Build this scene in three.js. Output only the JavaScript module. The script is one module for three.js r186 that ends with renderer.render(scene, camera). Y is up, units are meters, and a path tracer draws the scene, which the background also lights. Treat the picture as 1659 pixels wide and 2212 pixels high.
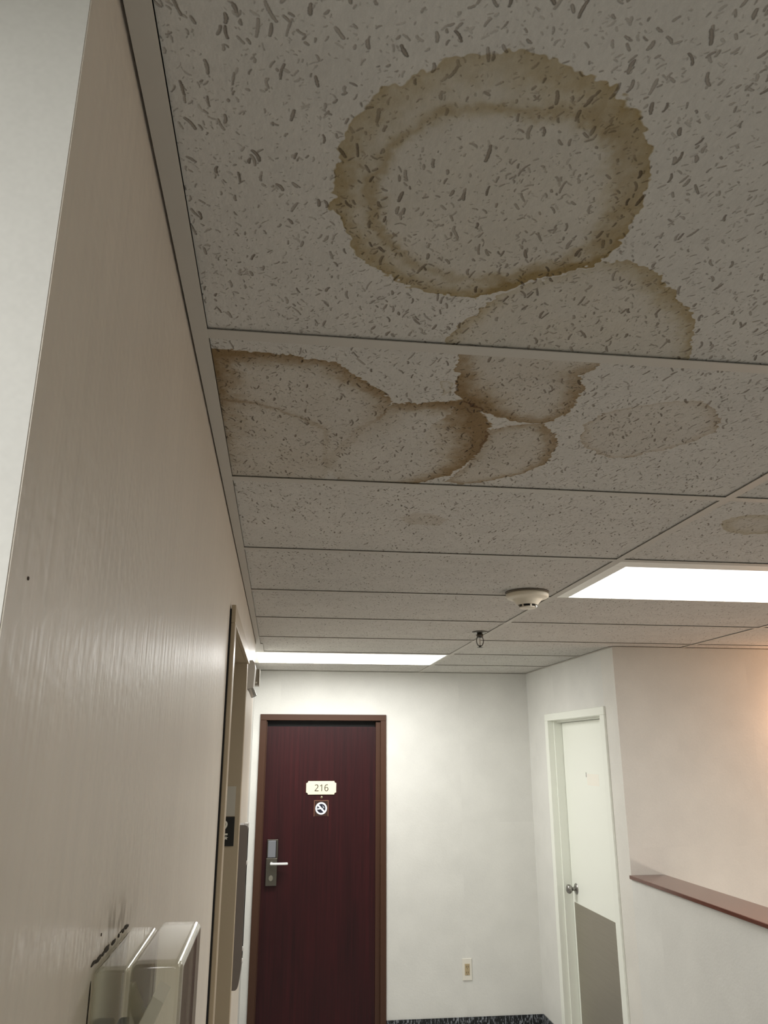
import * as THREE from 'three';
import { RectAreaLightUniformsLib } from 'three/addons/lights/RectAreaLightUniformsLib.js';
import { RoundedBoxGeometry } from 'three/addons/geometries/RoundedBoxGeometry.js';
import { mergeGeometries } from 'three/addons/utils/BufferGeometryUtils.js';
import { TextGeometry } from 'three/addons/geometries/TextGeometry.js';
import { FontLoader } from 'three/addons/loaders/FontLoader.js';

// ------------------------------------------------------------------ camera, light, exposure
const scene = new THREE.Scene();
scene.background = new THREE.Color(0x000000);
const EYE = 1.775;                       // camera height above the carpet
const CEIL = EYE + 0.5593;               // underside of the tiles
const camera = new THREE.PerspectiveCamera(2 * Math.atan(1106 / 1690) * 180 / Math.PI, 1659 / 2212, 0.02, 60);
camera.position.set(0, EYE, 0);
camera.rotation.order = 'YXZ';
camera.rotation.set(17.04 * Math.PI / 180, -7.33 * Math.PI / 180, 0.03 * Math.PI / 180);
const renderer = new THREE.WebGLRenderer({ antialias: true });
renderer.toneMapping = THREE.LinearToneMapping;
renderer.toneMappingExposure = 1.0;
renderer.shadowMap.enabled = true;
RectAreaLightUniformsLib.init();
const TUBE = new THREE.Color(1.0, 0.995, 0.97);     // fluorescent tubes behind a prismatic lens
const TUBE_POWER = 13.6;
const WARM = new THREE.Color(1.0, 0.56, 0.34);      // incandescent sconce over the stairs
const WARM_POWER = 0.7;
const STAIR = new THREE.Color(1.0, 0.85, 0.75);      // bulkhead lamp lower in the stairwell
const STAIR_POWER = 90;

// ------------------------------------------------------------------ helpers
let seed = 7;
const rnd = () => { seed = (seed * 1664525 + 1013904223) >>> 0; return seed / 4294967296; };
const hash = (i, j, s) => { let h = (i * 374761393 + j * 668265263 + s * 1442695041) | 0; h = Math.imul(h ^ (h >>> 13), 1274126177); return ((h ^ (h >>> 16)) >>> 0) / 4294967296; };
function noise(x, y, s = 0) {
  const i = Math.floor(x), j = Math.floor(y); let u = x - i, v = y - j;
  u = u * u * (3 - 2 * u); v = v * v * (3 - 2 * v);
  const a = hash(i, j, s), b = hash(i + 1, j, s), c = hash(i, j + 1, s), d = hash(i + 1, j + 1, s);
  return a + (b - a) * u + (c - a) * v + (a - b - c + d) * u * v;
}
const fbm = (x, y, s, o = 4) => { let t = 0, a = 0.5, n = 0; for (let k = 0; k < o; k++) { t += a * noise(x, y, s + k); n += a; x *= 2.03; y *= 2.03; a *= 0.5; } return t / n; };
const clamp = (v, a = 0, b = 1) => Math.min(b, Math.max(a, v));
const smooth = (a, b, v) => { const t = clamp((v - a) / (b - a)); return t * t * (3 - 2 * t); };
const lin = (r, g, b) => new THREE.Color().setRGB(r / 255, g / 255, b / 255, THREE.SRGBColorSpace);
const mat = (r, g, b, rough = 0.6, extra = {}) => new THREE.MeshPhysicalMaterial({ color: lin(r, g, b), roughness: rough, ...extra });

function tex(w, h, fn, srgb) {                        // fn(i, j) -> [r, g, b] or grey, 0..1
  const d = new Uint8Array(w * h * 4);
  for (let j = 0, k = 0; j < h; j++) for (let i = 0; i < w; i++, k += 4) {
    const c = fn(i, j);
    if (typeof c === 'number') d[k] = d[k + 1] = d[k + 2] = clamp(c) * 255;
    else { d[k] = clamp(c[0]) * 255; d[k + 1] = clamp(c[1]) * 255; d[k + 2] = clamp(c[2]) * 255; }
    d[k + 3] = 255;
  }
  const t = new THREE.DataTexture(d, w, h, THREE.RGBAFormat);
  t.wrapS = t.wrapT = THREE.RepeatWrapping; t.magFilter = THREE.LinearFilter; t.minFilter = THREE.LinearMipmapLinearFilter; t.generateMipmaps = true;
  if (srgb) t.colorSpace = THREE.SRGBColorSpace;
  t.needsUpdate = true;
  return t;
}
const scaled = (t, sx, sy) => { const c = t.clone(); c.repeat.set(1 / sx, 1 / sy); c.needsUpdate = true; return c; };

function metreUV(g) {                                 // uv in metres, from position and the way a face points
  const p = g.attributes.position, n = g.attributes.normal, uv = new Float32Array(p.count * 2);
  for (let i = 0; i < p.count; i++) {
    const ax = Math.abs(n.getX(i)), ay = Math.abs(n.getY(i)), az = Math.abs(n.getZ(i));
    if (ax >= ay && ax >= az) { uv[2 * i] = p.getZ(i); uv[2 * i + 1] = p.getY(i); }
    else if (ay >= az) { uv[2 * i] = p.getX(i); uv[2 * i + 1] = p.getZ(i); }
    else { uv[2 * i] = p.getX(i); uv[2 * i + 1] = p.getY(i); }
  }
  g.setAttribute('uv', new THREE.BufferAttribute(uv, 2));
  return g;
}
const flat = g => (g.index ? g.toNonIndexed() : g);
const box = (x0, x1, y0, y1, z0, z1) => metreUV(new THREE.BoxGeometry(Math.abs(x1 - x0), Math.abs(y1 - y0), Math.abs(z1 - z0)).translate((x0 + x1) / 2, (y0 + y1) / 2, (z0 + z1) / 2));
const rbox = (x0, x1, y0, y1, z0, z1, r = 0.003, seg = 2) => metreUV(new RoundedBoxGeometry(Math.abs(x1 - x0), Math.abs(y1 - y0), Math.abs(z1 - z0), seg, r).translate((x0 + x1) / 2, (y0 + y1) / 2, (z0 + z1) / 2));
const merge = list => mergeGeometries(list.map(g => { const f = flat(g); for (const k of Object.keys(f.attributes)) if (!['position', 'normal', 'uv'].includes(k)) f.deleteAttribute(k); return f; }));
function part(name, geo, material, parent, label) {
  const m = new THREE.Mesh(Array.isArray(geo) ? merge(geo) : geo, material);
  m.name = name; m.castShadow = m.receiveShadow = true; parent.add(m);
  if (label) m.userData.label = label;
  return m;
}
function group(name, label, category, at = [0, 0, 0], kind) {
  const g = new THREE.Group(); g.name = name; g.position.set(...at); scene.add(g);
  g.userData = { label, category }; if (kind) g.userData.kind = kind;
  return g;
}
function solid(name, label, category, geo, material, kind) {
  const m = part(name, geo, material, scene); m.userData = { label, category }; if (kind) m.userData.kind = kind; return m;
}
const lathe = (pts, n = 40) => new THREE.LatheGeometry(pts.map(p => new THREE.Vector2(...p)), n);
const extrude = (shape, depth, bevel = 0) => new THREE.ExtrudeGeometry(shape, { depth, bevelEnabled: bevel > 0, bevelSize: bevel, bevelThickness: bevel, bevelSegments: 2, curveSegments: 24 });
const yy = rel => EYE + rel;

// key planes (metres), measured from the photograph
const XL = -0.145, XLB = -0.185, XR = 1.82, ZB = -5.789, ZC = -0.427, ZS = -4.19, ZEND = -4.3;
const XFAR = 3.5, XW = -2.4, ZBACK = 3.2, SLAB = CEIL + 0.25;
const RUN = 1.0067, COLW = 1.2192, ROW0 = -0.9955, ROWH = 0.6096;

// ------------------------------------------------------------------ materials
const peel = tex(512, 512, (i, j) => 0.5 + 0.5 * (fbm(i / 9, j / 9, 3, 3) - 0.5) + 0.25 * (fbm(i / 60, j / 60, 9, 2) - 0.5));
const paintTone = tex(512, 512, (i, j) => { const v = 0.965 + 0.05 * (fbm(i / 50, j / 50, 21, 4) - 0.5) + 0.02 * (hash(i, j, 4) - 0.5); return [v, v, v]; }, true);
const wallPaint = (r, g, b, rough = 0.5) => mat(r, g, b, rough, { map: scaled(paintTone, 1.3, 1.3), bumpMap: scaled(peel, 0.45, 0.45), bumpScale: 0.0006 });
const M = {
  wall: wallPaint(226, 225, 219, 0.55),
  wallStair: wallPaint(228, 225, 217, 0.55),
  grid: mat(184, 179, 169, 0.5),
  black: mat(9, 8, 8, 0.7),
  steel: mat(150, 148, 143, 0.3, { metalness: 1 }),
  darkMetal: mat(88, 85, 80, 0.25, { metalness: 1 }),
  chrome: mat(205, 205, 205, 0.12, { metalness: 1 }),
  whitePlastic: mat(226, 222, 210, 0.35),
  trimWhite: mat(236, 238, 228, 0.35),
};

// wall beside the camera: glossy paint with roller streaks; dirt rubbed on around the clear box; two old nail holes are built below
const LW = 2048, LH = 1024, LZ0 = ZC, LZ1 = ZEND;
const leftAt = (i, j) => [LZ0 + (LZ1 - LZ0) * (i + 0.5) / LW, CEIL * (j + 0.5) / LH - EYE];
const leftMap = tex(LW, LH, (i, j) => {
  const [z, y] = leftAt(i, j);
  let v = 0.955 + 0.045 * (fbm(i / 70, j / 90, 5, 3) - 0.5) + 0.03 * (fbm(i / 6, j / 120, 6, 2) - 0.5);
  let c = [v, v * 0.985, v * 0.965];
  // grime smeared on the paint above and beside the clear box, with streaks of its own
  const dz = z + 0.835, dy = y + 0.155;
  const g = Math.exp(-((dz / 0.075) ** 2) - ((dy / 0.018) ** 2)) * smooth(0.42, 0.75, fbm(z * 110, y * 55, 31, 3) + 0.2 * noise(z * 260, y * 70, 8));
  for (let k = 0; k < 3; k++) c[k] *= 1 - [0.30, 0.33, 0.38][k] * g;
  return c;
}, true);
const leftBump = tex(LW, LH, (i, j) => {
  const [z] = leftAt(i, j);
  const streak = fbm(i / 3.2, j / 60, 41, 3), blotch = fbm(i / 6, j / 5, 47, 3), wide = fbm(i / 60, j / 200, 51, 2);
  const k = smooth(-0.75, -1.15, z);
  return 0.5 + 0.55 * (streak - 0.5) * (0.35 + 0.65 * k) + 0.18 * (blotch - 0.5) * (1.1 - 0.6 * k) + 0.2 * (wide - 0.5);
});
M.wallLeft = mat(230, 224, 214, 0.41, { map: leftMap, bumpMap: leftBump, bumpScale: 0.0032 });
const leftUV = g => { const p = g.attributes.position, uv = g.attributes.uv; for (let i = 0; i < p.count; i++) uv.setXY(i, (p.getZ(i) - LZ0) / (LZ1 - LZ0), p.getY(i) / CEIL); return g; };

const carpet = tex(256, 256, (i, j) => { const f = fbm(i / 3, j / 11, 71, 3), s = hash(i, j, 2); const v = 0.60 + 0.22 * smooth(0.45, 0.75, f) + 0.08 * s; return [v, v, v * 0.99]; }, true);
M.carpet = mat(255, 255, 255, 0.95, { map: scaled(carpet, 0.32, 0.32) });
const carpetStrip = tex(512, 128, (i, j) => { const f = fbm(i / 5, j / 16, 75, 3), s = hash(i, j, 3); const v = 0.07 + 0.42 * smooth(0.48, 0.74, f) + 0.08 * s; return [v, v * 1.03, v * 1.07]; }, true);
M.baseboard = mat(255, 255, 255, 0.9, { map: scaled(carpetStrip, 0.5, 0.125) });

const grain = tex(512, 1024, (i, j) => {
  const a = fbm(i / 7, j / 260, 81, 4), b = fbm(i / 2.2, j / 60, 85, 2), c = fbm(i / 60, j / 300, 88, 2);
  const v = 0.42 + 0.55 * (a - 0.5) + 0.30 * (b - 0.5) + 0.25 * (c - 0.5);
  return [0.11 + 0.18 * v, 0.03 + 0.058 * v, 0.04 + 0.06 * v];
}, true);
M.mahogany = mat(255, 255, 255, 0.45, { specularIntensity: 0.55, map: scaled(grain, 0.9, 2.1) });
M.brownFrame = mat(72, 47, 33, 0.45, { specularIntensity: 0.6 });
M.bronze = mat(184, 167, 140, 0.35, { bumpMap: scaled(peel, 0.3, 0.3), bumpScale: 0.0002 });
const brushed = tex(256, 256, (i, j) => 0.6 + 0.12 * (fbm(i / 90, j / 4, 91, 2) - 0.5));
M.kick = mat(176, 170, 158, 0.55, { metalness: 1, roughnessMap: scaled(brushed, 0.5, 0.5) });
M.kick.roughness = 0.8;
const ledgeWood = tex(256, 512, (i, j) => { const v = fbm(i / 60, j / 5, 101, 4); return [0.34 + 0.12 * v, 0.22 + 0.08 * v, 0.18 + 0.07 * v]; }, true);
M.ledge = mat(255, 255, 255, 0.16, { map: scaled(ledgeWood, 0.5, 0.3) });

// ------------------------------------------------------------------ ceiling tiles: fissured mineral fibre, some with water stains
// A stain is an outline on the ceiling (x, depth) with a band width and a strength at each corner; both come from the photograph.
const F = 1690, PITCH = 17.04 * Math.PI / 180, YAW = 7.33 * Math.PI / 180;
function onCeiling(px, py) {                                      // where the ceiling plane lies behind a point measured in the photograph
  const a = (px - 829.5) / F, b = -(py - 1106) / F;
  const y = Math.sin(PITCH) + b * Math.cos(PITCH), f = Math.cos(PITCH) - b * Math.sin(PITCH);
  const x = a * Math.cos(YAW) + f * Math.sin(YAW), z = a * Math.sin(YAW) - f * Math.cos(YAW), t = (CEIL - EYE) / y;
  return [x * t, z * t];
}
// corners: [px, py, band width in m, band strength]
const stainOf = (corners, fill, tint, soft = false) => ({ soft, pts: corners.map(([x, y, w = 0.02, s = 0.6]) => [...onCeiling(x, y), w, s]), fill, tint });
const BROWN = [0.50, 0.34, 0.10], OCHRE = [0.57, 0.44, 0.15], ROSE = [0.66, 0.53, 0.36];
const stainsNear = [
  stainOf([[718, 440, .024, .75], [725, 350, .026, .7], [755, 275, .028, .62], [800, 225, .028, .58], [850, 190, .03, .55], [920, 155, .032, .5], [1000, 120, .034, .5], [1060, 115, .034, .5], [1130, 118, .034, .55], [1200, 135, .034, .6], [1270, 165, .034, .65], [1330, 200, .032, .7], [1370, 240, .03, .75], [1395, 280, .03, .75], [1412, 330, .03, .75], [1412, 390, .03, .75], [1395, 440, .03, .75], [1365, 500, .03, .8], [1320, 550, .026, .85], [1290, 574, .018, 1.3], [1180, 604, .02, 1.7], [1090, 632, .02, 1.7], [1010, 648, .022, .85], [930, 640, .026, .7], [860, 615, .028, .7], [800, 575, .028, .72], [750, 520, .026, .75], [722, 470, .024, .75]], .10, OCHRE),
  stainOf([[805, 470, .02, .55], [800, 420, .02, .5], [830, 340, .02, .45], [880, 290, .02, .42], [950, 250, .02, .42], [1040, 235, .02, .45], [1140, 240, .022, .45], [1230, 250, .024, .5], [1290, 265, .026, .5], [1330, 300, .03, .4], [1345, 380, .03, .3], [1330, 450, .03, .3], [1290, 530, .026, .3], [1200, 570, .02, .4], [1090, 605, .02, .4], [980, 606, .02, .3], [900, 575, .02, .35], [840, 535, .02, .5]], 0, OCHRE, true),
  stainOf([[950, 760, .014, .6], [966, 735, .016, .62], [990, 705, .018, .62], [1040, 665, .02, .6], [1100, 632, .016, .3], [1290, 574, .016, .3], [1360, 565, .024, .6], [1410, 590, .026, .7], [1450, 625, .028, .75], [1490, 670, .026, .78], [1507, 710, .022, .75], [1498, 750, .02, .7], [1480, 800, .018, .6], [1200, 830, .01, 0], [1000, 800, .01, 0]], .12, OCHRE),
];
const stainsNext = [
  stainOf([[430, 750, .06, 1.3], [455, 752, .07, 1.3], [520, 757, .05, 1.1], [590, 765, .036, .9], [650, 775, .03, .88], [710, 780, .028, .85], [750, 800, .03, .85], [790, 825, .03, .9], [830, 850, .03, .9], [850, 872, .03, .7], [830, 900, .03, .3], [790, 930, .02, .1], [740, 985, .02, .1], [700, 1050, .02, 0], [560, 1090, .02, .1], [440, 1080, .05, .5]], .12, BROWN),
  stainOf([[440, 864, .010, .4], [472, 865, .012, .45], [560, 875, .012, .4], [650, 905, .012, .34], [705, 930, .014, .25], [700, 1060, .01, 0], [500, 1080, .01, 0], [450, 1060, .01, 0]], .03, BROWN, true),
  stainOf([[690, 1000, .05, .06], [760, 935, .06, .12], [830, 890, .04, .35], [850, 876, .035, .85], [900, 872, .035, .9], [960, 868, .05, 1.1], [1000, 863, .075, 1.25], [1040, 883, .085, 1.3], [1062, 920, .085, 1.3], [1052, 960, .075, 1.15], [1020, 1000, .06, 1.05], [970, 1030, .045, .95], [900, 1046, .03, .85], [850, 1050, .022, .7], [800, 1048, .02, .5], [740, 1046, .03, .2]], .05, BROWN),
  stainOf([[985, 745, .02, .3], [983, 790, .026, .8], [990, 820, .03, .9], [983, 850, .045, 1.1], [1000, 870, .05, 1.2], [1040, 892, .045, 1.1], [1100, 912, .03, .85], [1170, 917, .026, .8], [1210, 906, .026, .8], [1245, 876, .03, .8], [1262, 840, .03, .75], [1252, 815, .03, .65], [1290, 795, .025, .6], [1320, 778, .02, .6], [1320, 745, .01, .2]], .14, BROWN),
  stainOf([[1050, 935, .02, .6], [1100, 920, .02, .5], [1170, 916, .024, .7], [1202, 940, .026, .8], [1206, 965, .026, .8], [1186, 1000, .022, .8], [1130, 1025, .018, .75], [1060, 1041, .016, .7], [1000, 1049, .016, .7], [965, 1042, .016, .6], [1020, 1000, .014, .4]], .16, BROWN),
  stainOf([[1255, 945, .014, .62], [1262, 920, .012, .55], [1300, 895, .01, .45], [1380, 878, .01, .4], [1460, 868, .01, .4], [1520, 870, .012, .5], [1550, 885, .016, .6], [1558, 910, .018, .62], [1545, 935, .016, .6], [1500, 955, .012, .52], [1430, 975, .012, .5], [1370, 988, .012, .55], [1320, 993, .012, .55], [1285, 980, .012, .55], [1260, 965, .014, .6]], .13, ROSE),
  stainOf([[948, 830, .006, .4], [965, 822, .006, .35], [980, 830, .006, .35], [975, 850, .006, .35], [955, 856, .006, .4]], .05, OCHRE),
];
const stainsThird = [stainOf([[858, 1120, .016, .22], [890, 1110, .016, .2], [930, 1112, .016, .22], [968, 1124, .016, .22], [950, 1137, .016, .22], [890, 1136, .016, .2]], .22, ROSE)];
const stainsPassage = [stainOf([[1552, 1135, .03, .4], [1575, 1120, .03, .35], [1620, 1114, .03, .35], [1680, 1114, .03, .35], [1700, 1135, .03, .35], [1670, 1153, .03, .35], [1610, 1156, .03, .4], [1570, 1150, .03, .4]], .14, OCHRE)];

function tileTextures(s, w, h, res, x0, zNear, stains, big) {
  const W = Math.round(w * res), H = Math.round(h * res), N = W * H;
  seed = 1000 + s * 77;
  const hole = new Float32Array(N);
  const worm = (x, y, len, wid, ang, depth) => {                // a fissure: a short bent stroke
    const n = Math.max(2, Math.ceil(len * res / 2)), bend = (rnd() - 0.5) * 1.0;
    for (let k = 0; k <= n; k++) {
      const t = k / n, r = wid * res * 0.5 * (0.55 + 0.45 * Math.sin(Math.PI * (0.15 + 0.7 * t))) * (0.8 + 0.4 * rnd());
      const a = ang + bend * (t - 0.5);
      const cx = (x + Math.sin(a) * len * (t - 0.5)) * res, cy = (y + Math.cos(a) * len * (t - 0.5)) * res, R = Math.ceil(r + 1);
      for (let j = Math.floor(cy) - R; j <= cy + R; j++) for (let i = Math.floor(cx) - R; i <= cx + R; i++) {
        if (i < 0 || j < 0 || i >= W || j >= H) continue;
        const v = depth * clamp(r + 0.6 - Math.hypot(i + 0.5 - cx, j + 0.5 - cy));
        if (v > hole[j * W + i]) hole[j * W + i] = v;
      }
    }
  };
  const area = w * h;
  for (let k = 0; k < area * 760; k++) worm(rnd() * w, rnd() * h, 0.006 + 0.013 * rnd() * rnd() + 0.005 * rnd(), 0.0019 + 0.0015 * rnd(), (rnd() - 0.5) * 1.1 + 0.15, 0.5 + 0.5 * rnd());
  for (let k = 0; k < area * 4600; k++) worm(rnd() * w, rnd() * h, 0.002 + 0.006 * rnd(), 0.0012 + 0.0014 * rnd(), (rnd() - 0.5) * 2.4, 0.25 + 0.45 * rnd());
  for (let k = 0; k < area * 9000; k++) worm(rnd() * w, rnd() * h, 0.001 + 0.002 * rnd(), 0.001, rnd() * 6, 0.2 + 0.3 * rnd());
  const col = new Float32Array(N * 3), st = new Float32Array(N);
  for (let j = 0, k = 0; j < H; j++) for (let i = 0; i < W; i++, k++) {
    const m = 0.76 + 0.05 * (fbm(i * 0.9 / res * 400, j * 0.9 / res * 160, s + 5, 3) - 0.5) + 0.04 * (fbm(i / res * 14, j / res * 14, s + 9, 3) - 0.5) + 0.03 * (hash(i, j, s) - 0.5);
    col[3 * k] = m; col[3 * k + 1] = m * 0.983; col[3 * k + 2] = m * 0.945;
  }
  for (const { pts, fill, tint, soft } of stains) {
    const n = pts.length;
    let bx0 = 1e9, bx1 = -1e9, bz0 = 1e9, bz1 = -1e9;
    for (const p of pts) { bx0 = Math.min(bx0, p[0]); bx1 = Math.max(bx1, p[0]); bz0 = Math.min(bz0, p[1]); bz1 = Math.max(bz1, p[1]); }
    for (let j = 0; j < H; j++) {
      const z0 = zNear - (j + 0.5) / res; if (z0 < bz0 - 0.03 || z0 > bz1 + 0.03) continue;
      for (let i = 0; i < W; i++) {
        const xa = x0 + (i + 0.5) / res; if (xa < bx0 - 0.03 || xa > bx1 + 0.03) continue;
        // ragged, scalloped outline
        const x = xa + 0.016 * (fbm(xa * 42, z0 * 42, 61, 3) - 0.5) + 0.007 * (noise(xa * 190, z0 * 190, 66) - 0.5);
        const z = z0 + 0.016 * (fbm(xa * 42, z0 * 42, 63, 3) - 0.5) + 0.007 * (noise(xa * 190, z0 * 190, 69) - 0.5);
        let inside = false, best = 1e9, bw = 0.02, bs = 0;
        for (let a = 0, b = n - 1; a < n; b = a++) {
          const A = pts[a], B = pts[b];
          if ((A[1] > z) !== (B[1] > z) && x < (B[0] - A[0]) * (z - A[1]) / (B[1] - A[1]) + A[0]) inside = !inside;
          const dx = B[0] - A[0], dz = B[1] - A[1], t = clamp(((x - A[0]) * dx + (z - A[1]) * dz) / (dx * dx + dz * dz));
          const d = Math.hypot(x - A[0] - t * dx, z - A[1] - t * dz);
          if (d < best) { best = d; bw = A[2] + t * (B[2] - A[2]); bs = A[3] + t * (B[3] - A[3]); }
        }
        if (!inside && !(soft && best < 0.03)) continue;
        const rag = 0.55 + 0.9 * fbm(xa * 60, z0 * 60, 17, 3);
        const q = best / bw, ring = soft ? bs * Math.exp(-q * q * 5 * rag) : bs * (smooth(0, 0.08, q) * (0.85 * Math.exp(-q * q * 1.3 * rag) + 0.4 * Math.exp(-q * 8)));
        const dirt = clamp(ring * (0.72 + 0.55 * fbm(xa * 90, z0 * 60, 23, 3)) + (inside ? fill : 0) * smooth(0, 0.02, best) * (0.6 + 0.8 * fbm(xa * 25, z0 * 25, 27, 3)));
        const k = j * W + i;
        st[k] = Math.max(st[k], clamp(ring));
        for (let c = 0; c < 3; c++) col[3 * k + c] *= 1 - dirt * 0.68 * (1 - tint[c]);
      }
    }
  }
  const fissureShade = big ? 0.32 : 0.40;                               // recess shade painted into the fissure colour; browner where water carried dirt
  const map = tex(W, H, (i, j) => { const k = j * W + i, d = hole[k] * (fissureShade + 0.16 * st[k]); return [col[3 * k] * (1 - d * 0.95), col[3 * k + 1] * (1 - d * 1.05), col[3 * k + 2] * (1 - d * 1.15)]; }, true);
  const bump = tex(W, H, (i, j) => { const k = j * W + i; return 0.82 - 0.75 * hole[k] + 0.16 * (fbm(i / res * 500, j / res * 260, s + 40, 3) - 0.5); });
  for (const t of [map, bump]) { t.wrapS = t.wrapT = THREE.ClampToEdgeWrapping; t.anisotropy = 8; }
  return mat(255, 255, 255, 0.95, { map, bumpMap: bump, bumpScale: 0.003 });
}
const rowZ = k => ROW0 - ROWH * k, colX = k => RUN + COLW * k;
const CUT = XL + 0.024;                                          // left tiles are cut to the wall angle
const nearW = RUN - CUT;
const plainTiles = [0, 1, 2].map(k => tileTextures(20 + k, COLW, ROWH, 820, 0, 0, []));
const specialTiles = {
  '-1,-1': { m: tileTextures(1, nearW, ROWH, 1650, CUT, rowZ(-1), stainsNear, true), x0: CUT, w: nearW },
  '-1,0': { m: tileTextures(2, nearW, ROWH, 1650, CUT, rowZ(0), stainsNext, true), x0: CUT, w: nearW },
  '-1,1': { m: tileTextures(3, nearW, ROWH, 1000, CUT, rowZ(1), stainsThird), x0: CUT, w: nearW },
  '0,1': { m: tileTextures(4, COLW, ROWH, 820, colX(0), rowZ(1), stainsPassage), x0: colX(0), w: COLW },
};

const ceiling = group('ceiling', 'suspended ceiling of fissured tiles in a pale metal grid', 'ceiling', [0, 0, 0], 'structure');
const LIGHTS = [[-1, 6], [0, 2], [-1, -6], [-2, -3]];                       // column, row of the light fixtures
const isLight = (c, r) => LIGHTS.some(([a, b]) => a === c && b === r);
const LIFT = 0.0023;                                            // tiles sit a little above the flanges
for (let r = -7; r <= 7; r++) for (let c = -3; c <= 2; c++) {
  if (isLight(c, r)) continue;
  let x0 = colX(c), x1 = colX(c + 1), z1 = rowZ(r), z0 = rowZ(r + 1);         // z1 nearer the camera
  const corridor = r >= -1;
  x0 = Math.max(x0, r >= 6 ? XLB + 0.004 : corridor ? CUT : XW + 0.01); x1 = Math.min(x1, XFAR - 0.01);
  if (corridor && r >= 6) x1 = Math.min(x1, XR + 0.05);
  z0 = Math.max(z0, ZB + 0.004); z1 = Math.min(z1, ZBACK - 0.01);
  if (x1 - x0 < 0.03 || z1 - z0 < 0.02) continue;
  const g = new THREE.BoxGeometry(x1 - x0 - 0.003, 0.015, z1 - z0 - 0.003).translate((x0 + x1) / 2, CEIL + LIFT + 0.0075, (z0 + z1) / 2);
  const sp = specialTiles[`${c},${r}`], ux = sp ? sp.x0 : colX(c), uw = sp ? sp.w : COLW, p = g.attributes.position, uv = g.attributes.uv;
  for (let i = 0; i < p.count; i++) uv.setXY(i, (p.getX(i) - ux) / uw, (rowZ(r) - p.getZ(i)) / ROWH);
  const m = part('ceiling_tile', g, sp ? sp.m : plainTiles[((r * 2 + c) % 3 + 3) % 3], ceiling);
  if (sp) m.userData.label = ['ceiling tile with brown water stain rings', 'faintly stained ceiling tile'][r > 0 ? 1 : 0];
}
const FL = 0.012, FT = 0.0012;                                  // half flange width, flange thickness
for (let r = -6; r <= 7; r++) for (let c = -3; c <= 2; c++) {    // cross tees, each between two runners
  let x0 = colX(c) + FL, x1 = colX(c + 1) - FL; const z = rowZ(r);
  if (r >= 0) x0 = Math.max(x0, r >= 6 ? XLB : CUT - 0.012); else x0 = Math.max(x0, XW);
  x1 = Math.min(x1, r >= 6 ? XR + 0.05 : XFAR);
  if (x1 - x0 < 0.05) continue;
  part('cross_tee', [box(x0, x1, CEIL - FT, CEIL, z - FL, z + FL), box(x0, x1, CEIL, CEIL + 0.032, z - 0.0012, z + 0.0012)], M.grid, ceiling);
}
for (let c = -3; c <= 2; c++) {
  const x = colX(c), z0 = x < CUT ? ZC : ZB; if (x > XFAR || x < XW) continue;
  if (x > XR) { part('main_runner', [box(x - FL, x + FL, CEIL - FT, CEIL, ZS, ZBACK), box(x - 0.0012, x + 0.0012, CEIL, CEIL + 0.032, ZS, ZBACK)], M.grid, ceiling); continue; }
  part('main_runner', [box(x - FL, x + FL, CEIL - FT, CEIL, z0, ZBACK), box(x - 0.0012, x + 0.0012, CEIL, CEIL + 0.032, z0, ZBACK)], M.grid, ceiling);
}
// wall angles: along the left wall it has come away from the paint by a few millimetres
const ang = (x0, x1, z0, z1) => part('wall_angle', box(x0, x1, CEIL - 0.0016, CEIL - 0.0004, z0, z1), M.grid, ceiling);
ang(XL + 0.003, CUT + 0.001, ZEND, ZC); ang(XLB, CUT + 0.014, rowZ(6), ZEND); ang(XLB, XLB + 0.012, ZB, rowZ(6)); ang(XLB, XR, ZB, ZB + 0.02); ang(XR - 0.02, XR, ZB, ZS); ang(XR, XFAR, ZS, ZS + 0.02);
ang(XFAR - 0.024, XFAR, ZS, ZBACK); ang(XW, XFAR, ZBACK - 0.024, ZBACK); ang(XW, XL, ZC, ZC + 0.03); ang(XW, XW + 0.024, ZC, ZBACK);
part('slab', box(XW - 0.2, XFAR + 0.2, SLAB, SLAB + 0.15, ZB - 0.3, ZBACK + 0.2), mat(90, 88, 84, 0.95), ceiling);

// ------------------------------------------------------------------ walls, floor
const S = 'structure';
solid('floor', 'grey carpeted corridor floor', 'floor', [box(XW, XR + 0.18, -0.12, 0, ZB - 0.2, ZBACK), box(XR + 0.18, XFAR, -1.6, -1.5, ZS, ZBACK), box(XR + 0.1, XR + 0.18, -1.6, -0.12, ZS, ZBACK)], M.carpet, S);
const JZ0 = -2.142, JZ1 = -3.205, OPEN0 = -2.205, OPEN1 = -3.148, HEAD0 = yy(0.333), HEAD1 = yy(0.382);
const wl = group('wall_left', 'long glossy beige wall running from the clear box to the lift entrance', 'wall', [0, 0, 0], S);
part('paint', [box(XL - 0.14, XL, 0, SLAB, JZ0 + 0.004, ZC - 0.0008), box(XL - 0.14, XL, HEAD1 - 0.01, SLAB, JZ1, JZ0 + 0.004), box(XL - 0.14, XL, 0, SLAB, ZEND, JZ1)].map(leftUV), M.wallLeft, wl);
for (const [z, y, r] of [[-0.458, 0.094, 0.0011], [-0.772, -0.150, 0.0013]]) part('nail_hole', new THREE.CylinderGeometry(r, r, 0.0008, 14).rotateZ(Math.PI / 2).translate(XL + 0.0002, yy(y), z), mat(70, 58, 48, 0.9), wl);
solid('wall_near', 'pale wall end turning the corner beside the camera', 'wall', box(XW, XL - 0.0008, 0, SLAB, ZC - 0.16, ZC), M.wall, S);
solid('wall_left_far', 'short white wall strip between the lift wall and the brown room door', 'wall', box(XLB - 0.14, XLB, 0, SLAB, ZB, ZEND), M.wall, S);
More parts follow.
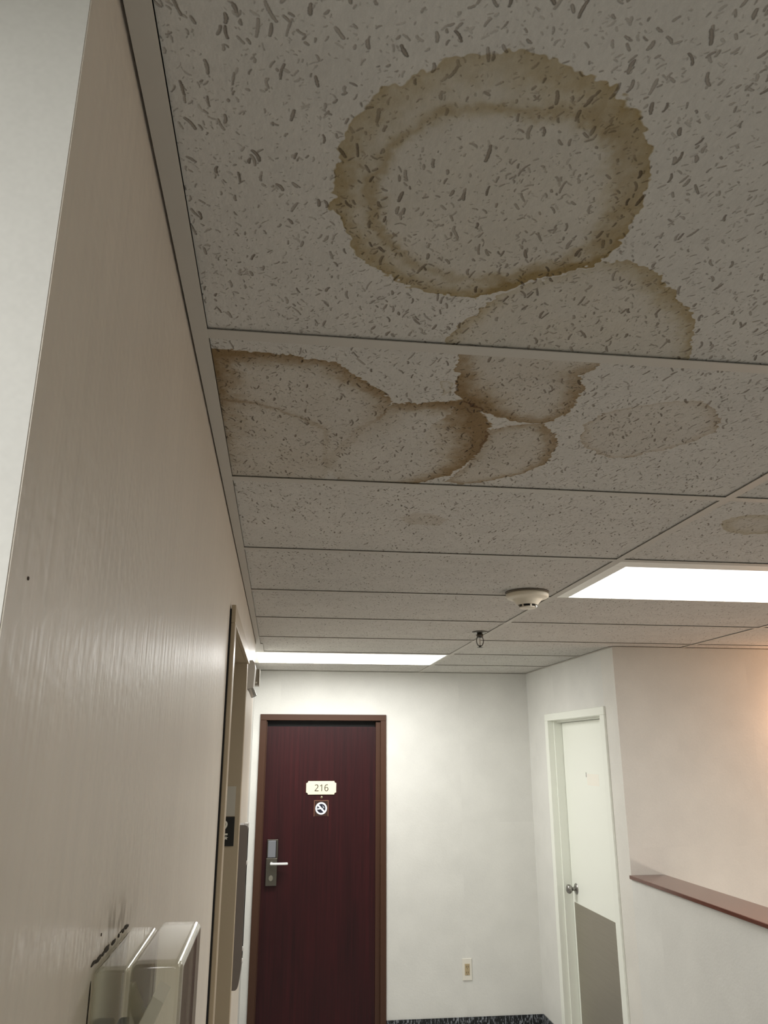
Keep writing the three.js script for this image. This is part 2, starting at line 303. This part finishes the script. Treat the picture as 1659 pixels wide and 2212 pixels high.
solid('wall_back', 'plain cream wall holding the brown room door and the outlet', 'wall', [box(XLB - 0.14, -0.128, 0, SLAB, ZB - 0.16, ZB), box(-0.128, 0.752, yy(0.245), SLAB, ZB - 0.16, ZB), box(0.752, XR + 0.16, 0, SLAB, ZB - 0.16, ZB)], M.wall, S);
const DZ0 = -4.353, DZ1 = -5.388;                               // white door frame, outer edges
solid('wall_right', 'grey white side wall around the narrow white door', 'wall', [box(XR, XR + 0.16, 0, CEIL - 0.001, ZB, DZ1 + 0.01), box(XR, XR + 0.16, yy(0.24), CEIL - 0.001, DZ1 + 0.01, DZ0 - 0.01)], M.wall, S);
solid('wall_stair', 'warm lit pinkish wall behind the wooden ledge', 'wall', box(XR, XFAR, -1.5, CEIL - 0.001, DZ0 - 0.01, ZS), M.wallStair, S);
solid('wall_half', 'low white partition wall under the wooden ledge', 'wall', box(XR, XR + 0.165, 0, yy(-0.622), ZS + 0.0005, -0.9), M.wall, S);
solid('wall_stair_side', 'plain side wall of the stairwell', 'wall', box(XFAR, XFAR + 0.16, -1.5, SLAB, ZS - 0.16, ZBACK), M.wallStair, S);
solid('wall_behind', 'plain cream wall closing the corridor behind', 'wall', box(XW, XFAR, -1.5, SLAB, ZBACK, ZBACK + 0.16), M.wall, S);
solid('wall_side_passage', 'plain cream wall closing the side passage', 'wall', box(XW - 0.16, XW, 0, SLAB, ZC - 0.2, ZBACK), M.wall, S);
const BT = yy(-1.672);
solid('baseboard_back', 'dark speckled carpet baseboard below the outlet', 'baseboard', box(0.762, XR - 0.001, 0, BT, ZB, ZB + 0.008), M.baseboard, S);
solid('baseboard_right', 'dark speckled carpet baseboard piece beside the white door', 'baseboard', box(XR - 0.008, XR, 0, BT, DZ1 - 0.001, ZB + 0.009), M.baseboard, S);
solid('baseboard_left', 'dark speckled carpet baseboard along the glossy wall', 'baseboard', [box(XL, XL + 0.008, 0, BT, JZ0 + 0.01, ZC), box(XL, XL + 0.008, 0, BT, ZEND, JZ1 - 0.01)], M.baseboard, S);
const LEDGE = yy(-0.605);
solid('trim_1', 'reddish brown wooden ledge capping the low partition wall', 'ledge', rbox(XR - 0.012, XR + 0.182, LEDGE - 0.018, LEDGE, ZS + 0.001, -0.88, 0.003), M.ledge, S);

// ------------------------------------------------------------------ brown room door 216
const d1 = group('door_1', 'dark mahogany hotel room door with number plate and brown frame', 'door', [0, 0, 0], S);
const FZ = ZB + 0.012, LEAFZ = ZB - 0.02;
part('frame_jamb', rbox(-0.137, -0.092, 0, yy(0.213), ZB - 0.14, FZ, 0.003), M.brownFrame, d1);
part('frame_jamb', rbox(0.72, 0.761, 0, yy(0.213), ZB - 0.14, FZ, 0.003), M.brownFrame, d1);
part('frame_head', rbox(-0.137, 0.761, yy(0.213), yy(0.255), ZB - 0.14, FZ, 0.003), M.brownFrame, d1);
part('door_stop', box(-0.092, -0.085, 0, yy(0.206), ZB - 0.14, LEAFZ + 0.012), M.brownFrame, d1);
part('door_stop', box(0.688, 0.72, 0, yy(0.206), ZB - 0.14, LEAFZ + 0.008), M.brownFrame, d1);
part('head_gap', box(-0.092, 0.72, yy(0.172), yy(0.213), ZB - 0.14, ZB - 0.06), M.black, d1, 'black gap above the door leaf');
const leaf = part('door_leaf', rbox(-0.088, 0.69, 0.012, yy(0.172), LEAFZ - 0.045, LEAFZ, 0.002), M.mahogany, d1, 'dark red mahogany laminate leaf');
const font = await new FontLoader().loadAsync('fonts/droid/droid_sans_regular.typeface.json');
const text = (t, size, depth) => { const g = new TextGeometry(t, { font, size, depth, curveSegments: 8, bevelEnabled: false }); g.computeBoundingBox(); const b = g.boundingBox; return g.translate(-(b.min.x + b.max.x) / 2, -(b.min.y + b.max.y) / 2, 0); };
{ // number plate with notched corners
  const w = 0.1035, h = 0.043, r = 0.013, s = new THREE.Shape();
  s.moveTo(-w + r, -h); s.lineTo(w - r, -h); s.absarc(w, -h, r, Math.PI, Math.PI / 2, true); s.lineTo(w, h - r); s.absarc(w, h, r, -Math.PI / 2, Math.PI, true);
  s.lineTo(-w + r, h); s.absarc(-w, h, r, 0, -Math.PI / 2, true); s.lineTo(-w, -h + r); s.absarc(-w, -h, r, Math.PI / 2, 0, true);
  const plate = part('number_plate', extrude(s, 0.004, 0.0015).translate(0.305, yy(-0.241), LEAFZ + 0.0016), mat(240, 229, 202, 0.4), d1, 'cream plate reading 216');
  part('numerals', text('216', 0.044, 0.0006).translate(0.307, yy(-0.241), LEAFZ + 0.0072), mat(44, 36, 26, 0.6), plate);
}
part('peephole', lathe([[0, 0.004], [0.004, 0.004], [0.007, 0.003], [0.0085, 0]], 20).rotateX(Math.PI / 2).translate(0.310, yy(-0.303), LEAFZ), mat(190, 180, 150, 0.25, { metalness: 1 }), d1);
{ // no smoking disc in its small brown holder
  const cx = 0.308, cy = yy(-0.376), z = LEAFZ;
  const holder = part('sign_holder', box(cx - 0.047, cx + 0.047, cy - 0.05, cy + 0.05, z, z + 0.002), mat(58, 36, 28, 0.3), d1, 'small brown plate holding the no smoking disc');
  const edge = mat(150, 104, 84, 0.3);
  part('holder_edge', box(cx - 0.050, cx - 0.047, cy - 0.052, cy + 0.052, z, z + 0.004), edge, holder); part('holder_edge', box(cx + 0.047, cx + 0.050, cy - 0.052, cy + 0.052, z, z + 0.004), edge, holder); part('holder_edge', box(cx - 0.050, cx + 0.050, cy + 0.050, cy + 0.053, z, z + 0.004), edge, holder);
  const disc = part('no_smoking_disc', new THREE.CylinderGeometry(0.0405, 0.0405, 0.003, 40).rotateX(Math.PI / 2).translate(cx, cy, z + 0.0035), mat(236, 240, 248, 0.35), d1, 'round white no smoking sign');
  const ink = mat(26, 28, 44, 0.5), z1 = z + 0.005;
  // black field inside the ring, split by the white slash; the cigarette and its smoke stay white in it
  const field = (flip) => { const s = new THREE.Shape(), r = 0.0295; const a0 = Math.PI * 0.75 + 0.2, a1 = Math.PI * 1.75 - 0.2; s.absarc(0, 0, r, a0, a1, false); s.closePath(); return new THREE.ExtrudeGeometry(s, { depth: 0.0004, bevelEnabled: false, curveSegments: 24 }).rotateZ(flip ? Math.PI : 0).translate(cx, cy, z1); };
  part('black_field', field(false), ink, disc); part('black_field', field(true), ink, disc);
  const w = mat(236, 240, 248, 0.35), bar = (l, t, a, x, y) => box(-l / 2, l / 2, -t / 2, t / 2, 0, 0.0009).rotateZ(a).translate(cx + x, cy + y, z1);
  part('cigarette', bar(0.030, 0.008, 0.12, -0.012, -0.002), w, disc);
  for (const [x, y, a] of [[0.012, 0.013, 2.0], [0.017, 0.009, 2.3], [0.014, 0.004, 1.2]]) part('smoke_curl', bar(0.014, 0.0022, a, x, y), w, disc);
}
{ // card lock
  const dark = mat(96, 92, 84, 0.38, { metalness: 0.85 }), z = LEAFZ;
  const lock = part('lock_case', [rbox(-0.056, 0.019, yy(-0.860), yy(-0.688), z, z + 0.024, 0.004), rbox(-0.053, 0.021, yy(-0.692), yy(-0.571), z, z + 0.012, 0.003)], dark, d1, 'grey metal card lock');
  part('card_reader', rbox(-0.047, 0.006, yy(-0.684), yy(-0.578), z + 0.008, z + 0.026, 0.003), mat(132, 134, 140, 0.4, { metalness: 0.4 }), lock);
  part('reader_slot', box(0.007, 0.011, yy(-0.684), yy(-0.582), z + 0.010, z + 0.0135), M.black, lock);
  part('lever', [new THREE.CylinderGeometry(0.009, 0.009, 0.03, 20).rotateX(Math.PI / 2).translate(-0.020, yy(-0.719), z + 0.036), rbox(-0.030, 0.091, yy(-0.7285), yy(-0.7125), z + 0.042, z + 0.056, 0.006, 4)], mat(244, 244, 242, 0.4, { metalness: 0.6 }), lock, 'bright chrome lever');
  part('key_cover', extrude((() => { const s = new THREE.Shape(); s.absellipse(0, 0, 0.013, 0.017, 0, Math.PI * 2); return s; })(), 0.002, 0.001).translate(-0.020, yy(-0.811), z + 0.0245), mat(150, 146, 134, 0.35, { metalness: 0.8 }), lock);
}

// ------------------------------------------------------------------ white door
const d2 = group('door_2', 'narrow white door with round knob and grey metal kick plate', 'door', [0, 0, 0], S);
{
  const a0 = -5.318, a1 = -4.418, X2 = 1.905, zz = [DZ1, DZ0], top = yy(0.247), it = yy(0.202);
  const fr = M.trimWhite;
  part('frame_jamb', [rbox(XR - 0.012, XR + 0.16, 0, it, zz[0], a0 - 0.012, 0.003), box(XR + 0.03, XR + 0.16, 0, it, a0 - 0.012, a0)], fr, d2);
  part('frame_jamb', [rbox(XR - 0.012, XR + 0.16, 0, it, a1, zz[1], 0.003)], fr, d2);
  part('frame_head', [rbox(XR - 0.012, XR + 0.16, it, top, zz[0], zz[1], 0.003), box(XR + 0.05, XR + 0.16, it - 0.012, it, a0, a1)], fr, d2);
  part('door_leaf', rbox(X2, X2 + 0.042, 0.012, it - 0.014, a0 + 0.003, a1 - 0.003, 0.002), mat(238, 240, 230, 0.38), d2);
  part('kick_plate', box(X2 - 0.0015, X2, 0.02, yy(-0.913), a0 + 0.03, a1 - 0.03), M.kick, d2, 'grey brushed metal kick plate');
  part('tape_mark', [box(X2 - 0.0004, X2, yy(-0.197), yy(-0.129), -4.925, -4.735)], mat(240, 236, 224, 0.6), d2, 'pale pink rectangle left by a sign');
  part('paint_chip', [box(X2 - 0.0006, X2, yy(-0.150), yy(-0.122), -4.937, -4.931)], mat(60, 52, 46, 0.7), d2);
  const kz = -5.240, ky = yy(-0.83);
  const knob = part('knob', lathe([[0, -0.066], [0.014, -0.065], [0.024, -0.059], [0.028, -0.050], [0.026, -0.040], [0.016, -0.031], [0.011, -0.026], [0.011, -0.008], [0.013, -0.006]], 32).rotateZ(-Math.PI / 2).translate(X2, ky, kz), M.steel, d2, 'round steel knob');
  part('rosette', lathe([[0.011, -0.012], [0.022, -0.010], [0.031, -0.005], [0.033, 0]], 32).rotateZ(-Math.PI / 2).translate(X2, ky, kz), M.steel, knob);
}

// ------------------------------------------------------------------ lift entrance
const d3 = group('door_3', 'brown metal lift entrance frame with floor number plate', 'lift entrance', [0, 0, 0], S);
{
  const xf = -0.129, xb = XL + 0.004, deep = XL - 0.20;
  part('frame_jamb', rbox(xb, xf, 0, HEAD0, OPEN0, JZ0, 0.002), M.bronze, d3);
  part('frame_jamb', rbox(xb, xf - 0.005, 0, HEAD0, JZ1, OPEN1, 0.002), M.bronze, d3);
  part('frame_head', rbox(xb, xf, HEAD0, HEAD1, JZ1, JZ0, 0.002), M.bronze, d3);
  part('reveal', box(deep, xb, 0, HEAD0, OPEN0, JZ0 - 0.012), M.bronze, d3);
  part('reveal', box(deep, xb + 0.002, 0, HEAD0, OPEN1 - 0.045, OPEN1), M.bronze, d3);
  part('soffit', box(deep, xb, HEAD0, HEAD0 + 0.03, OPEN1 - 0.045, JZ0 - 0.012), M.bronze, d3);
  part('shadow_gap_strip', [box(XL - 0.010, xb, 0, HEAD1 - 0.012, JZ0 - 0.010, JZ0 + 0.0035)], M.black, d3, 'black strip painted for the shadow in the gap between wall and frame');  // near-black strip painting the shade of the gap behind the frame
  part('sliding_door', rbox(deep - 0.03, deep, 0.01, HEAD0 + 0.02, (OPEN0 + OPEN1) / 2 + 0.002, OPEN0, 0.002), M.steel, d3);
  part('sliding_door', rbox(deep - 0.03, deep, 0.01, HEAD0 + 0.02, OPEN1, (OPEN0 + OPEN1) / 2 - 0.002, 0.002), M.steel, d3);
  part('notice', box(-0.25, -0.1525, yy(-0.228), yy(-0.124), OPEN1, OPEN1 + 0.0008), mat(196, 190, 176, 0.6), d3, 'blank pale grey notice');
  const plate = part('floor_plate', rbox(-0.252, -0.1515, yy(-0.331), yy(-0.230), OPEN1, OPEN1 + 0.003, 0.001), mat(10, 11, 11, 0.35), d3, 'black floor plate with white numeral');
  const wht = mat(232, 228, 214, 0.5);
  part('numeral', text('2', 0.050, 0.001).translate(-0.190, yy(-0.268), OPEN1 + 0.003), wht, plate);
  const star = new THREE.Shape(); for (let k = 0; k < 10; k++) { const r = k % 2 ? 0.0032 : 0.008, a = Math.PI / 2 + k * Math.PI / 5; star[k ? 'lineTo' : 'moveTo'](Math.cos(a) * r, Math.sin(a) * r); } star.closePath();
  part('star', extrude(star, 0.001).translate(-0.180, yy(-0.303), OPEN1 + 0.003), wht, plate);
}
{ // call station: tall shallow box, rounded at both ends of its face
  const z0 = -3.40, z1 = -3.50, x1 = -0.112, yt = yy(-0.282), yb = yy(-0.862);
  const o = group('lift_call_panel', 'tall grey lift call panel with small round buttons on the wall', 'call panel', [XL, yb, (z0 + z1) / 2]);
  const t = x1 - XL, h = yt - yb, s = new THREE.Shape();
  s.moveTo(0, 0); s.lineTo(t * 0.35, 0); s.bezierCurveTo(t * 0.7, 0.0, t * 0.82, 0.012, t, 0.085); s.lineTo(t, h - 0.012); s.quadraticCurveTo(t, h, t - 0.012, h); s.lineTo(0, h); s.closePath();
  part('panel_body', extrude(s, z0 - z1 - 0.004, 0.002).translate(0, 0, -(z0 - z1) / 2 + 0.002), mat(112, 104, 98, 0.4, { metalness: 0.3 }), o);
  part('face_plate', rbox(t, t + 0.002, 0.10, h - 0.014, -0.044, 0.044, 0.001), mat(48, 44, 44, 0.3, { metalness: 0.5 }), o);
  part('top_cap', rbox(t - 0.014, t + 0.003, h - 0.012, h + 0.006, -0.03, 0.03, 0.003), mat(214, 212, 206, 0.3), o);
  for (const y of [-0.421, -0.725, -0.766]) part('button', lathe([[0, 0.006], [0.006, 0.006], [0.008, 0.004], [0.0085, 0]], 20).rotateZ(-Math.PI / 2).translate(t + 0.001, yy(y) - yb, 0.035), mat(232, 230, 224, 0.3), o);
}
{ // hall lantern and the small metal can below it
  const z = -3.5, o = group('lift_hall_lantern', 'grey lift hall lantern with a short dark metal cylinder hanging below', 'lantern', [XL, yy(0.262), z]);
  const s = new THREE.Shape(); s.moveTo(0, 0); s.lineTo(0.024, 0.006); s.lineTo(0.028, 0.09); s.quadraticCurveTo(0.027, 0.118, 0.012, 0.118); s.lineTo(0, 0.118); s.closePath();
  part('lantern_body', extrude(s, 0.146, 0.002).translate(0, 0, -0.15), mat(206, 202, 194, 0.35), o);
  part('dark_cap', new THREE.CylinderGeometry(0.007, 0.007, 0.08, 16).rotateX(Math.PI / 2).translate(0.014, 0.114, -0.045), mat(70, 64, 60, 0.4), o);
  const can = part('metal_can', lathe([[0, -0.042], [0.0115, -0.042], [0.013, -0.040], [0.013, 0], [0, 0]], 28), M.chrome, o);
  can.position.set(0.013, 0.004, -0.02); can.rotation.z = 0.42;
  part('lens', lathe([[0, -0.0425], [0.0105, -0.0425], [0.0105, -0.038]], 24), M.black, can);
}
{
  const o = group('wall_alarm_box', 'small taupe alarm box with a pale knob beside the lift hall lantern', 'alarm box', [XL, yy(0.318), -4.08]);
  const t = 0.034, h = 0.078;
  part('housing', rbox(0, t, 0, h, -0.05, 0.05, 0.004), mat(150, 143, 130, 0.45), o);
  part('front_plate', rbox(t, t + 0.0025, -0.004, h + 0.004, -0.054, 0.054, 0.001), mat(206, 202, 190, 0.4), o);
  part('knob', new THREE.SphereGeometry(0.005, 16, 12).translate(t * 0.62, 0.012, 0.052), M.whitePlastic, o);
}

// ------------------------------------------------------------------ clear plastic cover on the left wall
{
  const z0 = -0.746, z1 = -0.912, yt = yy(-0.166), H = 0.26, xs = -0.115, xf = -0.072;
  const o = group('clear_wall_cover', 'clear plastic protective box on the glossy wall with grime around it', 'protective cover', [XL, yt - H, (z0 + z1) / 2]);
  const ox = xs - XL, fx = xf - XL, hz = (z0 - z1) / 2;
  const plastic = new THREE.MeshPhysicalMaterial({ color: lin(246, 246, 242), transmission: 1, thickness: 0, ior: 1.49, roughness: 0.08 });
  const shell = (a0, a1, b0, b1, c0, c1, t, r) => {               // a hollow box: outer skin and inner skin
    const out = flat(rbox(a0, a1, b0, b1, c0, c1, r, 4)), inn = flat(rbox(a0 + t * 0.5, a1 - t, b0 + t, b1 - t, c0 + t, c1 - t, Math.max(0.0012, r - t), 4));
    const p = inn.attributes.position.array, n = inn.attributes.normal.array;
    for (let k = 0; k < p.length; k += 9) for (let q = 0; q < 3; q++) { const a = p[k + 3 + q]; p[k + 3 + q] = p[k + 6 + q]; p[k + 6 + q] = a; const b = n[k + 3 + q]; n[k + 3 + q] = n[k + 6 + q]; n[k + 6 + q] = b; }
    for (let k = 0; k < n.length; k++) n[k] = -n[k];
    return [out, inn];
  };
  part('back_frame', shell(0.001, ox, 0, H - 0.004, -hz + 0.002, hz - 0.002, 0.0032, 0.006), plastic, o);
  part('front_cover', shell(ox + 0.0006, fx, 0.004, H, -hz, hz, 0.003, 0.007), plastic, o);
  // what the cover protects: an off-white call point with a slanted handle
  const dev = part('call_point', rbox(0.004, 0.024, 0.03, H - 0.075, -0.05, 0.045, 0.004), mat(60, 62, 74, 0.5), o, 'dark call point inside the cover');
  const s = new THREE.Shape(); s.moveTo(0.020, 0); s.lineTo(0.030, 0); s.lineTo(0.031, 0.165); s.lineTo(0.052, 0.215); s.lineTo(0.044, 0.22); s.lineTo(0.021, 0.172); s.closePath();
  part('handle', extrude(s, 0.05, 0.001).translate(0, 0, -0.02), mat(224, 218, 206, 0.5), dev);
  // grime caked along the seam between cover and wall
  seed = 555; const grime = mat(62, 55, 44, 0.95);
  const blobs = [];
  for (let k = 0; k < 26; k++) {
    const t = Math.pow(rnd(), 0.8), top = k < 16, len = 0.003 + 0.009 * rnd(), wd = 0.0006 + 0.0014 * rnd();
    const g = new THREE.IcosahedronGeometry(1, 2), p = g.attributes.position;
    for (let q = 0; q < p.count; q++) { const f = 0.65 + 0.7 * noise(p.getZ(q) * 2.2 + k * 5, p.getY(q) * 2.2 + k, 12); p.setXYZ(q, p.getX(q) * 0.0006, p.getY(q) * f * (top ? wd : len), p.getZ(q) * f * (top ? len : wd)); }
    g.computeVertexNormals();
    blobs.push(top ? g.translate(0.0004, H - 0.003 + 0.003 * rnd(), hz - t * hz * 2) : g.translate(0.0004, H - 0.008 - t * 0.08, hz + 0.0015 * (rnd() - 0.3)));
  }
  const gr = part('grime', blobs, grime, o, 'dark grime along the seam'); gr.userData.kind = 'stuff';
}

// ------------------------------------------------------------------ outlet
{
  const o = group('wall_outlet', 'white wall outlet with a beige insert on the cream wall', 'outlet', [1.3075, yy(-1.458), ZB]);
  part('cover_plate', rbox(-0.0325, 0.0325, 0, 0.131, 0, 0.0055, 0.0025), M.whitePlastic, o);
  const ins = part('receptacle', rbox(-0.0165, 0.0165, 0.032, 0.099, 0.004, 0.008, 0.0015), mat(176, 158, 124, 0.5), o, 'beige receptacle');
  const dk = mat(92, 78, 58, 0.6);
  for (const y of [0.048, 0.082]) { for (const x of [-0.006, 0.006]) part('slot', box(x - 0.0016, x + 0.0016, y - 0.0055, y + 0.0055, 0.0075, 0.0084), dk, ins); part('earth_hole', new THREE.CylinderGeometry(0.0022, 0.0022, 0.001, 12).rotateX(Math.PI / 2).translate(0, y - 0.011, 0.0079), dk, ins); }
  for (const y of [0.018, 0.113]) part('screw', new THREE.CylinderGeometry(0.0026, 0.003, 0.0012, 14).rotateX(Math.PI / 2).translate(0, y, 0.006), M.whitePlastic, o);
}

// ------------------------------------------------------------------ ceiling fittings
{
  const o = group('smoke_detector', 'cream round smoke detector on the ceiling beside the grid', 'smoke detector', [0.883, CEIL, -2.745]);
  part('base', lathe([[0, -0.004], [0.060, -0.004], [0.076, -0.004], [0.079, -0.002], [0.079, 0.0015], [0, 0.0015]], 48), mat(120, 112, 100, 0.6), o);
  part('cover', lathe([[0.034, -0.046], [0.040, -0.042], [0.050, -0.030], [0.058, -0.024], [0.072, -0.022], [0.0775, -0.017], [0.078, -0.008], [0.074, -0.003], [0, -0.003]], 48), mat(226, 216, 196, 0.4), o);
  part('chamber', lathe([[0, -0.053], [0.027, -0.053], [0.027, -0.044], [0.030, -0.044]], 36), M.black, o, 'black slotted sensing chamber');
  part('end_cap', lathe([[0, -0.060], [0.026, -0.059], [0.031, -0.056], [0.031, -0.053], [0, -0.053]], 36), mat(222, 212, 194, 0.4), o);
  const post = box(-0.003, 0.003, -0.055, -0.043, 0.026, 0.031);
  for (let k = 0; k < 6; k++) part('post', post.clone().rotateY(k * Math.PI / 3 + 0.1), mat(214, 204, 186, 0.4), o);
  part('indicator', new THREE.SphereGeometry(0.004, 16, 12).scale(1, 1.4, 1).translate(0.024, -0.054, 0.022), mat(250, 250, 246, 0.12, { clearcoat: 1 }), o);
}
{
  const o = group('sprinkler_head', 'chrome pendant sprinkler head hanging from the ceiling', 'sprinkler', [0.952, CEIL, -3.735]);
  part('escutcheon', lathe([[0.012, -0.006], [0.030, -0.005], [0.037, -0.002], [0.037, 0.001], [0.012, 0.001]], 40), mat(120, 116, 108, 0.3, { metalness: 1 }), o);
  part('body', lathe([[0, -0.028], [0.009, -0.028], [0.013, -0.024], [0.017, -0.022], [0.017, -0.012], [0.013, -0.010], [0.013, 0], [0, 0]], 24), M.darkMetal, o);
  for (const s of [-1, 1]) part('frame_arm', new THREE.TubeGeometry(new THREE.CatmullRomCurve3([[0.012, -0.022], [0.0165, -0.036], [0.0165, -0.05], [0.011, -0.063], [0.003, -0.070]].map(([x, y]) => new THREE.Vector3(s * x, y, 0))), 24, 0.0023, 8), M.darkMetal, o);
  part('glass_bulb', new THREE.CapsuleGeometry(0.0028, 0.03, 6, 14).translate(0, -0.047, 0), mat(190, 178, 170, 0.1, { clearcoat: 1 }), o);
  part('deflector_boss', lathe([[0, -0.074], [0.005, -0.074], [0.006, -0.066], [0.003, -0.064], [0, -0.064]], 20), M.darkMetal, o);
  const teeth = []; for (let k = 0; k < 12; k++) teeth.push(box(-0.0028, 0.0028, -0.0752, -0.074, 0.004, 0.0145).rotateY(k * Math.PI / 6));
  part('deflector', [new THREE.CylinderGeometry(0.0085, 0.0085, 0.0012, 24).translate(0, -0.0746, 0), ...teeth], M.darkMetal, o);
}

// ------------------------------------------------------------------ fluorescent troffers
const lensBump = tex(256, 256, (i, j) => 0.5 + 0.25 * Math.cos(i * Math.PI / 8) + 0.25 * Math.cos(j * Math.PI / 8));
const lensMat = new THREE.MeshStandardMaterial({ color: lin(235, 235, 230), roughness: 0.4, emissive: TUBE.clone(), emissiveIntensity: 1.6, bumpMap: scaled(lensBump, 0.1, 0.1), bumpScale: 0.001 });
const troffer = (c, r, label, [rl, rr, rn, rf] = [0.03, 0.03, 0.03, 0.03], left) => {   // rail widths: two ends, near side, far side
  const x0 = left ?? colX(c) + FL, x1 = colX(c + 1) - FL, z1 = rowZ(r) - FL, z0 = rowZ(r + 1) + FL;
  const cx = (x0 + x1) / 2, cz = (z0 + z1) / 2, o = group('fluorescent_troffer', label, 'ceiling light', [cx, CEIL, cz]), w = (x1 - x0) / 2, d = (z1 - z0) / 2;
  const enamel = mat(232, 230, 222, 0.35);
  part('frame_rail', rbox(-w, w, -0.002, 0.012, d - rn, d, 0.002), enamel, o);
  part('frame_rail', rbox(-w, w, -0.002, 0.012, -d, -d + rf, 0.002), enamel, o);
  part('frame_rail', rbox(-w, -w + rl, -0.002, 0.012, -d + rf, d - rn, 0.002), enamel, o);
  part('frame_rail', rbox(w - rr, w, -0.002, 0.012, -d + rf, d - rn, 0.002), enamel, o);
  part('housing', box(-w, w, 0.03, 0.11, -d, d), enamel, o);
  part('lens', box(-w + rl, w - rr, 0.006, 0.010, -d + rf, d - rn), lensMat, o, 'glowing prismatic lens');
  const l = new THREE.RectAreaLight(TUBE, TUBE_POWER, 2 * w - rl - rr - 0.004, 2 * d - rn - rf - 0.004);
  l.position.set((rl - rr) / 2, 0.004, (rf - rn) / 2); l.rotation.x = -Math.PI / 2; o.add(l);
};
troffer(-1, 6, 'lit ceiling light panel above the brown room door', [0.028, 0.012, 0.02, 0.006], XLB + 0.007);
troffer(0, 2, 'lit ceiling light panel near the smoke detector and the ledge', [0.045, 0.03, 0.065, 0.006]);
troffer(-1, -6, 'lit ceiling light panel over the corridor behind the corner');
troffer(-2, -3, 'added unseen fill light panel over the side passage');  // unseen panel added as fill for the corner wall and the ceiling

{ // warm wall sconce over the stairs, just out of the picture
  const o = group('wall_sconce', 'warm glowing globe sconce on the pinkish stair wall', 'wall lamp', [3.08, yy(0.14), ZS]);
  part('back_plate', lathe([[0, 0.012], [0.045, 0.012], [0.052, 0.006], [0.054, 0]], 32).rotateX(Math.PI / 2), M.steel, o);
  part('arm', new THREE.CylinderGeometry(0.008, 0.008, 0.1, 16).rotateX(Math.PI / 2).translate(0, 0, 0.06), M.steel, o);
  part('globe', new THREE.SphereGeometry(0.075, 32, 20).translate(0, 0, 0.16), new THREE.MeshStandardMaterial({ color: lin(250, 236, 214), roughness: 0.5, emissive: WARM.clone(), emissiveIntensity: 2 }), o);
  const l = new THREE.PointLight(WARM, WARM_POWER, 0, 2); l.position.set(0, 0, 0.16); l.castShadow = true; l.shadow.radius = 3.6; o.add(l);
}
{ // bulkhead lamp low on the stairwell side wall
  const o = group('stair_bulkhead_lamp', 'round warm bulkhead lamp low on the stairwell side wall', 'wall lamp', [XFAR, 0.55, -3.0]);
  part('rim', lathe([[0.10, -0.03], [0.13, -0.028], [0.14, -0.015], [0.14, 0], [0.10, 0]], 40).rotateZ(-Math.PI / 2), M.steel, o);
  part('diffuser', lathe([[0, -0.05], [0.05, -0.046], [0.085, -0.035], [0.10, -0.02]], 40).rotateZ(-Math.PI / 2), new THREE.MeshStandardMaterial({ color: lin(250, 240, 226), roughness: 0.5, emissive: STAIR.clone(), emissiveIntensity: 2 }), o);
  const l = new THREE.RectAreaLight(STAIR, STAIR_POWER, 0.2, 0.2); l.position.set(-0.06, 0, 0); l.rotation.y = Math.PI / 2; o.add(l);
}
renderer.render(scene, camera);
